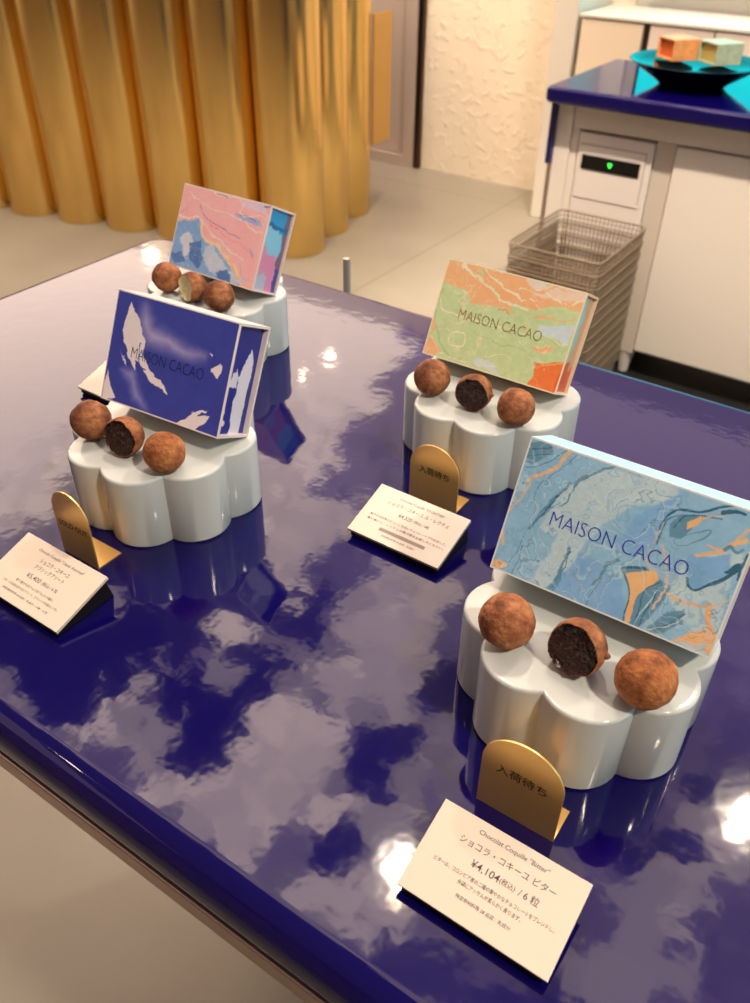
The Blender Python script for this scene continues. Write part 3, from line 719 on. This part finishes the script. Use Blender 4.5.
def place_truffle(loc, R, seed, label, cm, cut=None, fill=None, depth=.45, rot=0., group=None, cat='chocolate truffle', nub=False):
    sh, fi = truffle('t', R, seed, cut, depth)
    zmin = min(v.z for v in sh[0]+(fi[0] if fi else []))
    def mk(name, data, material, parent=None):
        me = bpy.data.meshes.new(name); me.from_pydata([tuple(v) for v in data[0]], [], data[1]); me.shade_smooth(); me.materials.append(material)
        return link(bpy.data.objects.new(name, me), parent)
    loc = (loc[0], loc[1], PED_Z-zmin+.0003)
    if fi:
        root = empty('chocolate_truffle', label, cat, loc, 0, group)
        mk('cocoa_shell', sh, cm, root); mk('filling', fi, fill, root)
        if nub:
            b2 = MB(); vs_ = []
            b2.lathe([(.0001, .0), (.0016, .0008), (.0020, .0022), (.0012, .0036), (.0002, .0042)], 12)
            o = b2.build('cocoa_nub', cm, root, smooth=True)
            dirn = Vector((.93, .05, .12)).normalized(); o.rotation_mode = 'QUATERNION'; o.rotation_quaternion = Vector((0, 0, 1)).rotation_difference(dirn)
            o.location = dirn*(R*.88)
    else:
        root = mk('chocolate_truffle', sh, cm); root.location = loc; tag(root, label, cat, group)
    return root
TR = [  # riser theme, truffle centres (left, cut, right)
 ('on the riser of the pale blue box', [(-.1168, .2986), (-.0794, .3026), (-.0435, .3024)], (M['ganache'],) , (-.11, -.96, .28), (0, 1, 2)),
 ('on the riser of the orange and green box', [(-.2843, .4988), (-.2471, .4975), (-.2117, .4963)], (M['ganache'],), (.16, -1.03, .07), (1, 1, 0)),
 ('on the riser of the dark blue box', [(-.446, .3068), (-.4119, .306), (-.3757, .3079)], (M['ganache'],), (.15, -.83, .16), (1, 0, 2)),
 ('on the farthest riser with the pink box', [(-.5861, .5176), (-.5526, .5162), (-.5175, .5143)], (M['cream'],), (-.24, -.86, .1), (0, 1, 1)),
]
for g, (where, pts, (fill,), cut, cms) in enumerate(TR):
    for i, (x, y) in enumerate(pts):
        dust = 'cocoa-dusted'
        if i == 1:
            inner = 'pale cream' if fill is M['cream'] else 'dark ganache'
            lb = 'truffle cut open to show %s, %s' % (inner, where)
            place_truffle((x, y), RT*(.93 if g else 1.0), 10+g*3, lb, COCOA[cms[1]], cut, fill, .38 if g != 3 else .5, group='cut open truffles', nub=(g in (0, 1)))
        else:
            lb = 'whole %s truffle, %s of three %s' % (dust, 'left' if i == 0 else 'right', where)
            place_truffle((x, y), RT*(.94 if g else 1.0), 31+g*5+i, lb, COCOA[cms[i]], group='whole truffles on the risers')

# ------------------------------------------------------------------ price cards
def price_card(loc, label, lines, bars=(), grp='tilted price cards', w=.0765, rz=0.):
    root = empty('price_card', label, 'price card', loc, rz, grp)
    dy, dz = .0435, .0130; zf = .0068
    t = math.atan2(dz, dy); L_ = math.hypot(dy, dz)
    mb = MB()      # black wedge stand
    i = .0022
    prof = [(i*1.5, 0), (dy+.003, 0), (dy-.001, zf+dz-.0026), (.0012, zf-.0018), (.0012, .0008)]
    n = len(prof)
    mb.add([(i, y, z) for y, z in prof]+[(w-i, y, z) for y, z in prof],
           [tuple(range(n)), tuple(range(n, 2*n))[::-1]]+[(k, (k+1) % n, n+(k+1) % n, n+k) for k in range(n)])
    mb.build('wedge_base', M['black'], root, bevel=.0004)
    mb = MB(); mb.box(0, w, 0, L_, -.0024, .0)
    c = mb.build('card_plate', M['card'], root, bevel=.0002); c.location = (0, 0, zf); c.rotation_euler = (t, 0, 0)
    Mx = Matrix.Translation((0, 0, zf)) @ Matrix.Rotation(t, 4, 'X') @ Matrix.Translation((0, 0, .00006))
    text_mesh('printed_text', [(s, hh, x*w, y*L_, al, None if ww is None else ww*w) for (s, hh, x, y, al, ww) in lines], M['ink'], root, Mx, offset=.004)
    for (x0, x1, y0, y1) in bars:
        mb = MB(); mb.box(x0*w, x1*w, y0*L_, y1*L_, 0, .00002); o = mb.build('grey_bar', M['ink_grey'], root)
        o.matrix_local = Mx
    return root
price_card((-.1040, .1775, TABLE_Z+.0002), 'cream price card in front of the pale blue box, for bitter truffles',
  [('Chocolat Coquille "Bitter"', .0023, .52, .86, 'C', .47),
   ('ショコラ・コキーユ ビター', .0029, .52, .70, 'C', .64),
   ('¥4,104', .0036, .33, .53, 'L', .19), ('(税込)', .0023, .525, .54, 'L', .10), ('/ 6 粒', .0032, .65, .53, 'L', .13),
   ('ビターは、コロンビア産の二種の華やかなチョコレートをブレンドし、', .0017, .52, .405, 'C', .80),
   ('余韻にアッサムが柔らかく香ります。', .0017, .52, .325, 'C', .42),
   ('特定原材料等 28 品目：乳成分', .0015, .52, .20, 'C', .36)])
price_card((-.2755, .3755, TABLE_Z+.0002), 'cream price card with a grey bar, in front of the orange and green box',
  [('Chocolat Coquille "LE LECTIER"', .0021, .52, .84, 'C', .50),
   ('ショコラ・コキーユ ル・レクチェ', .0027, .52, .70, 'C', .68),
   ('¥4,320', .0033, .36, .54, 'L', .15), ('(税込) / 6粒', .0021, .53, .55, 'L', .17),
   ('華やかな和梨のピューレを白いチョコレートで包みました。', .0016, .52, .40, 'C', .84),
   ('香り高いル・レクチェの果汁感をお楽しみください。', .0016, .52, .315, 'C', .84),
   ('特定原材料等 28 品目：乳成分', .0013, .52, .11, 'C', .36)], bars=((.28, .78, .19, .25),), w=.0745)
price_card((-.4385, .1915, TABLE_Z+.0002), 'cream price card at the left, in front of the dark blue box',
  [('Chocolat Coquille "Classic Assorted"', .0021, .52, .84, 'C', .56),
   ('ショコラ・コキーユ', .0027, .52, .70, 'C', .36),
   ('クラシックアソート', .0027, .52, .59, 'C', .36),
   ('¥5,400', .0033, .34, .43, 'L', .17), ('(税込) / 6 粒', .0021, .53, .44, 'L', .19),
   ('香り豊かな生チョコを包んだ４種の', .0016, .52, .31, 'C', .46),
   ('コキーユを詰め合わせたアソート、クラシックな味わいです。', .0016, .52, .225, 'C', .68),
   ('特定原材料等 28 品目：乳成分・小麦・大豆', .0013, .52, .13, 'C', .56)], w=.0775)
price_card((-.5880, .3985, TABLE_Z+.0002), 'price card half hidden behind the dark blue box', [('Chocolat Coquille', .0021, .52, .84, 'C', .50)], w=.0765)

# ------------------------------------------------------------------ gold arch plates
def gold_plate(loc, text, label, rz=0., w=.0385, h=.053, tw=.64, th=.0042, tz=.57):
    root = empty('gold_sign', label, 'sign', loc, rz, 'gold arched signs')
    mb = MB(); r = w/2; pts = [(-r, 0), (r, 0)]
    for i in range(25):
        a = PI*i/24; pts.append((r*math.cos(a), h-r+r*math.sin(a)))
    n = len(pts); t = .0009
    mb.add([(x, 0, z) for x, z in pts]+[(x, t, z) for x, z in pts],
           [tuple(range(n)), tuple(range(n, 2*n))[::-1]]+[(k, n+k, n+(k+1) % n, (k+1) % n) for k in range(n)])
    mb.build('upright_plate', M['gold'], root)
    mb = MB(); mb.box(-r, r, t, .020, 0, t); mb.build('foot_plate', M['gold'], root)
    Mx = Matrix.Translation((0, -.00012, h*tz)) @ Matrix.Rotation(PI/2, 4, 'X')
    text_mesh('engraved_text', [(text, th, 0, 0, 'C', tw*w)], M['black_ink'], root, Mx, offset=.006)
    return root
gold_plate((-.0755, .2420, TABLE_Z+.0002), '入荷待ち', 'gold arched sign behind the card of the pale blue box', 0, .0430, .058, .62, .0052, .53)
gold_plate((-.2455, .4420, TABLE_Z+.0002), '入荷待ち', 'gold arched sign behind the card with the grey bar', 0, .0410, .051, .62, .0050, .50)
gold_plate((-.4085, .2495, TABLE_Z+.0002), 'SOLD OUT', 'gold arched sign reading sold out beside the left riser', 0, .0350, .056, .80, .0046, .46)

# ------------------------------------------------------------------ gold fluted counter
gc = empty('bar_counter', 'tall counter clad in large upright gold tubes, standing on the concrete floor', 'counter', (-2.224, 2.677, 0))
d1 = Vector((-.973, -.233)); d2 = Vector((-.233, .973)); R_ = .1285; SP = .257
tops = []
for (d, n0, n1) in ((d1, 0, 14), (d2, 1, 3)):
    for k in range(n0, n1):
        c = d*SP*k
        mb = MB(); mb.lathe([(R_-.004, 0), (R_-.001, .001), (R_, .004), (R_, 1.06)], 64)
        o = mb.build('gold_tube', M['gold_column'], gc, smooth=True); o.location = (c.x, c.y, 0)
        o.data.set_sharp_from_angle(angle=math.radians(40))
mb = MB()
a = Vector((0, 0)); q = [a-d1*.16-d2*.16, a+d1*13.6*SP-d2*.16, a+d1*13.6*SP+d2*.95, a-d1*.16+d2*.95]
mb.prism([(p.x, p.y) for p in q], 1.0605, 1.10); mb.build('counter_top', M['gold'], gc, bevel=.004)
mb = MB(); q = [a+d1*.02+d2*.02, a+d1*13.0*SP+d2*.02, a+d1*13.0*SP+d2*.85, a+d1*.02+d2*.85]
mb.prism([(p.x, p.y) for p in q], .0, 1.055); mb.build('counter_core', M['steel_dark'], gc)
# gold leaf panel at the counter's far end
pn = MB(); p0 = Vector((-2.212, 3.235)); p1 = Vector((-2.214, 3.37)); nrm = Vector(((p1-p0).y, -(p1-p0).x)).normalized()*.012
pn.prism([(p0.x, p0.y), (p1.x, p1.y), (p1.x-nrm.x, p1.y-nrm.y), (p0.x-nrm.x, p0.y-nrm.y)], .293, .80)
o = pn.build('end_panel', mat('satin_gold_panel', (200, 158, 88), .4, .6), gc, bevel=.002)
o.matrix_parent_inverse = Matrix.Translation((2.224, -2.677, 0))

# ------------------------------------------------------------------ back counter with cupboards
CZ = .817
o = MB(); o.prism(rounded_rect(-1.034, .9, 2.335, 2.84, .02, 6), CZ-.042, CZ)
wt = o.build('worktop', M['lacquer'], bevel=.012, seg=6, angle=60); tag(wt, 'navy lacquered worktop on the white cupboards at the back', 'worktop')
cab = empty('cupboard_unit', 'white cupboard unit with tapered legs under the navy worktop', 'cupboard', (-.86, 2.42, 0))
O = Vector((-.86, 2.42, 0))
def cb(name, x0, x1, y0, y1, z0, z1, m_, bevel=.002):
    b_ = MB(); b_.box(x0-O.x, x1-O.x, y0-O.y, y1-O.y, z0, z1); return b_.build(name, m_, cab, bevel=bevel)
WP = M['white_paint']
cb('top_rail', -.972, .88, 2.42, 2.44, .704, CZ-.0425, WP)
cb('side_stile', -1.020, -.9725, 2.415, 2.80, .10, CZ-.0425, WP)
cb('side_stile', -.9720, -.950, 2.422, 2.44, .10, .7035, WP)
cb('middle_stile', -.727, -.672, 2.428, 2.80, .08, .7035, mat('stile_paint', (214, 204, 190), .4))
cb('back_panel', -.9715, .88, 2.78, 2.80, .10, .77, WP)
cb('bottom_panel', -.671, .88, 2.441, 2.775, .085, .10, WP)
dr = cb('door', -.668, -.08, 2.415, 2.435, .100, .700, WP, .003)
cb('door', -.074, .50, 2.415, 2.435, .100, .700, WP, .003)
for x, y in ((-.700, 2.455), (-.700, 2.72), (.1, 2.455), (.1, 2.72), (.8, 2.455)):
    b_ = MB(); b_.lathe([(.014, 0), (.026, .08)], 24, 0, x-O.x, y-O.y); b_.build('leg', WP, cab)
cb('navy_end_panel', -1.036, -1.0205, 2.40, 2.80, .60, CZ-.0425, M['lacquer_plain'])
cb('steel_end_post', -1.036, -1.0205, 2.42, 2.45, .0, .5995, M['steel'])
cb('shadow_gap_strip', -.949, -.728, 2.436, 2.44, .699, .7034, M['black'], 0)
# dark floor mat under the cupboards
o = MB(); o.box(-.93, .9, 2.02, 2.9, .0005, .006); o = o.build('floor_mat', M['dark']); tag(o, 'dark mat on the floor beneath the white cupboard unit', 'mat')
# appliance
ap = empty('ice_machine', 'white built-in appliance with black display and green light, behind the wire baskets', 'appliance', (-.838, 2.42, .0))
OA = Vector((-.838, 2.42, 0))
def apb(name, x0, x1, y0, y1, z0, z1, m_, bevel=.001, parent=None):
    b_ = MB(); b_.box(x0-OA.x, x1-OA.x, y0-OA.y, y1-OA.y, z0, z1); return b_.build(name, m_, parent or ap, bevel=bevel)
body = apb('body', -.947, -.7285, 2.418, 2.76, .02, .697, M['white_appliance'], .003)
bz = apb('bezel', -.938, -.745, 2.415, 2.4178, .52, .668, M['white_appliance'], .001)
apb('bezel_groove', -.938, -.745, 2.4144, 2.4149, .6665, .668, M['steel_dark'], 0)
apb('bezel_groove', -.7462, -.745, 2.4144, 2.4149, .53, .6664, M['steel_dark'], 0)
dp = apb('display', -.929, -.757, 2.412, 2.4149, .601, .640, M['display'], .0008)
b_ = MB()
for sx_, zz, s in ((-.8455, .6245, .0028), (-.8405, .6245, .0028), (-.843, .6215, .0036), (-.843, .6175, .002)):
    b_.box(sx_-s-OA.x, sx_+s-OA.x, 2.4112-OA.y, 2.4119-OA.y, zz-s, zz+s)
b_.build('green_light', M['green_led'], dp)

# ------------------------------------------------------------------ wire baskets
def make_basket():
    root = empty('wire_basket', '', 'basket', (0, 0, 0))
    w, d, h, tp = .130, .168, .125, .016     # half width, half depth, height, taper
    b_ = MB()
    for z, k in ((h, 0), (h-.026, .003)):
        b_.loop([(x, y, z) for x, y in rounded_rect(-w+k, w-k, -d+k, d-k, .022, 5)], .0026 if z == h else .0019, 6)
    b_.build('rim', M['wire'], root, smooth=True)
    b_ = MB(); r = .0013
    nx_, ny_ = 19, 25
    for i in range(nx_+1):
        x = -w+.014+(2*w-.028)*i/nx_; xb = x*(w-tp)/w
        for s in (-1, 1): b_.bar((x, s*d, h), (xb, s*(d-tp), 0), r, 3)
        b_.bar((xb, -(d-tp), 0), (xb, d-tp, 0), r, 3)
    for i in range(ny_+1):
        y = -d+.014+(2*d-.028)*i/ny_; yb = y*(d-tp)/d
        for s in (-1, 1): b_.bar((s*w, y, h), (s*(w-tp), yb, 0), r, 3)
        if i % 3 == 0: b_.bar((-(w-tp), yb, 0), (w-tp, yb, 0), r, 3)
    for z in (.0, .03, .06, .085, .112):
        k = tp*(1-z/h)
        b_.loop([(x, y, z) for x, y in rounded_rect(-w+k, w-k, -d+k, d-k, .02, 3)], r*1.2, 3)
    b_.build('wire_mesh', M['wire'], root)
    return root
bk0 = make_basket(); NB = 11; DZ = .0352
names = ['topmost', 'second', 'third', 'fourth', 'fifth', 'sixth', 'seventh', 'eighth', 'ninth', 'tenth', 'lowest']
for i in range(NB):
    o = bk0 if i == 0 else copy_tree(bk0)
    o.location = (-.812, 2.175, .50-.125-i*DZ)
    o['group'] = 'nested wire baskets'
    o['label'] = ('topmost wire basket of the nested stack in front of the white appliance' if i == 0 else
                  'lowest wire basket of the nested stack in front of the white appliance' if i == NB-1 else
                  '%s wire basket from the top of the nested stack by the cupboards' % names[i])

# ------------------------------------------------------------------ dish with sample boxes
ds = MB()
prof = [(.070, CZ), (.085, CZ+.001), (.100, CZ+.014), (.150, CZ+.044), (.174, CZ+.060), (.176, CZ+.0615), (.173, CZ+.062), (.150, CZ+.052), (.095, CZ+.044), (.001, CZ+.043)]
ds.lathe(prof, 96, 0, 0, 0)
o = ds.build('serving_dish', M['dish'], smooth=True); o.location = (-.715, 2.585, .0004); tag(o, 'shallow black glossy dish on the navy worktop', 'dish')
def sample_box(loc, rz, c_in, c_out, c_side, label, s=.078, h=.052):
    root = empty('sample_box', label, 'box', loc, rz, 'small square boxes on the black dish')
    t = .005; b_ = MB(); m_o = mat('painted_wood_'+label.split()[0], c_out, .45); noise_bump(m_o, 60, .0004, .5, 4, color_var=(tuple(int(v*.86) for v in c_side), c_side))
    # open at the -x face: frame of five walls
    b_.box(-s/2, s/2, -s/2, s/2, 0, t); b_.box(-s/2, s/2, -s/2, s/2, h-t, h)
    b_.box(-s/2, s/2, -s/2, -s/2+t, t, h-t); b_.box(-s/2, s/2, s/2-t, s/2, t, h-t)
    b_.build('frame', m_o, root, bevel=.0006)
    b_ = MB(); b_.box(-s/2+.008, s/2, -s/2+t, s/2-t, t, h-t); b_.build('inner_panel', mat('inset_'+label.split()[0], c_in, .4), root)
    return root
sample_box((-.785, 2.630, CZ+.0535), math.radians(52), (196, 92, 44), (226, 140, 80), (232, 160, 98), 'orange square box on the black dish, left of the green one')
sample_box((-.672, 2.640, CZ+.0535), math.radians(52), (176, 160, 92), (186, 182, 140), (176, 190, 162), 'green square box on the black dish, right of the orange one', s=.082)

# ------------------------------------------------------------------ low cupboards along the back wall
sb = empty('wall_cupboards', 'row of low beige cupboards against the back wall', 'cupboard', (-1.0, 3.62, 0))
OS = Vector((-1.0, 3.62, 0))
def sbb(name, x0, x1, y0, y1, z0, z1, m_, bevel=.002):
    b_ = MB(); b_.box(x0-OS.x, x1-OS.x, y0-OS.y, y1-OS.y, z0, z1); return b_.build(name, m_, sb, bevel=bevel)
M['beige_door'] = mat('beige_door', (238, 222, 208), .35); M['peach_door'] = mat('peach_door', (244, 226, 200), .35)
sbb('carcass', -1.485, 1.2, 3.645, 3.96, .0, .812, M['steel_dark'])
sbb('top_board', -1.49, 1.2, 3.615, 3.98, .8125, .824, M['partition'])
for i, (x0, x1) in enumerate(((-1.480, -1.228), (-1.200, -.958), (-.952, -.70), (-.694, -.44), (-.434, .0), (.01, .5))):
    sbb('door', x0, x1, 3.62, 3.643, .05, .806, M['peach_door'] if i == 0 else M['beige_door'], .003)

# cyan screen on the rear wall above the cupboards
M['cyan_screen'] = mat('cyan_screen', (30, 200, 220), .3, emit=(10, 215, 225), estr=1.7)
sc_ = empty('wall_screen', 'bright cyan display screen above the low cupboards, seen mirrored in the navy worktop', 'screen', (-.2, 3.97, .92))
b_ = MB(); b_.box(-1.14, 1.6, -.02, .0, 0, .9); b_.build('bezel', M['black'], sc_, bevel=.003)
b_ = MB(); b_.box(-1.125, 1.585, -.0225, -.0205, .012, .885); b_.build('panel', M['cyan_screen'], sc_)

# chrome post behind the table
ps = MB(); ps.lathe([(.035, 0), (.035, .006), (.012, .010), (.0048, .014), (.0048, .905), (.0040, .9085), (.0001, .909)], 24)
o = ps.build('steel_post', M['chrome'], smooth=True); o.location = (-.6, .822, .0002); o.data.set_sharp_from_angle(angle=math.radians(40))
tag(o, 'slim chrome post with rounded tip standing behind the far table edge', 'post')

# ------------------------------------------------------------------ lights
def area(name, loc, rot, size, power, color, size_y=None):
    l = bpy.data.lights.new(name, 'AREA'); l.energy = power; l.color = color; l.size = size
    if size_y: l.shape = 'RECTANGLE'; l.size_y = size_y
    o = bpy.data.objects.new(name, l); col.objects.link(o); o.location = loc; o.rotation_euler = rot; return o
LK = globals().get('LK', 1.)
def spot(name, loc, aim, power, angle, radius, color=(1., .84, .66), blend=.6):
    l = bpy.data.lights.new(name, 'SPOT'); l.energy = power; l.color = color; l.spot_size = math.radians(angle); l.spot_blend = blend; l.shadow_soft_size = radius
    o = bpy.data.objects.new(name, l); col.objects.link(o); o.location = loc
    o.rotation_euler = (Vector(aim)-Vector(loc)).to_track_quat('-Z', 'Y').to_euler(); return o
spot('spot_or_fill', (-.62, 1.08, 2.74), (-.30, .42, .92), 45, 34, .03)
spot('spot_or_fill', (.12, 1.78, 2.74), (-.25, .42, .92), 55, 34, .03)
spot('spot_or_fill', (1.2, .02, 2.74), (-.28, .42, .95), 150, 32, .08)  # added fill for the box faces, placed so the table shades the floor
spot('spot_or_fill', (-1.2, 3.1, 2.74), (-1.9, 3.95, .6), 110, 100, .05)  # added fill to brighten the plaster and the back of the room
spot('spot_or_fill', (-.1, 1.2, 2.74), (-.5, 2.5, .3), 330, 50, .04)  # added fill for the white cupboard fronts
spot('spot_or_fill', (-1.5, 1.1, 2.74), (-2.5, 2.6, .6), 150, 60, .05)

w = bpy.data.worlds.new('world'); bpy.context.scene.world = w; w.use_nodes = True
w.node_tree.nodes['Background'].inputs[0].default_value = (1, .85, .75, 1); w.node_tree.nodes['Background'].inputs[1].default_value = .3

# ------------------------------------------------------------------ camera
cd = bpy.data.cameras.new('camera'); cam = bpy.data.objects.new('camera', cd); col.objects.link(cam)
Rm = ((0.8247766840728165, 0.3505955491979369, -0.44365096899752904), (0.5653214347932335, -0.49397397095381157, 0.6606068357074748), (0.012453785495557618, -0.7956585177717383, -0.6056173926862658))
mw = Matrix(((Rm[0][0], -Rm[0][1], -Rm[0][2], 0), (Rm[1][0], -Rm[1][1], -Rm[1][2], 0), (Rm[2][0], -Rm[2][1], -Rm[2][2], CAM_H), (0, 0, 0, 1)))
cam.matrix_world = mw
cd.sensor_fit = 'VERTICAL'; cd.sensor_height = 36.; cd.sensor_width = 36.*750/1003; cd.lens = 847.2/1003*36
cd.dof.use_dof = True; cd.dof.focus_distance = .49; cd.dof.aperture_fstop = 13.
cd.clip_start = .01
sc = bpy.context.scene; sc.camera = cam
sc.view_settings.view_transform = 'Standard'; sc.view_settings.look = 'None'; sc.view_settings.exposure = 0.; sc.view_settings.gamma = 1.; sc.view_settings.use_curve_mapping = False
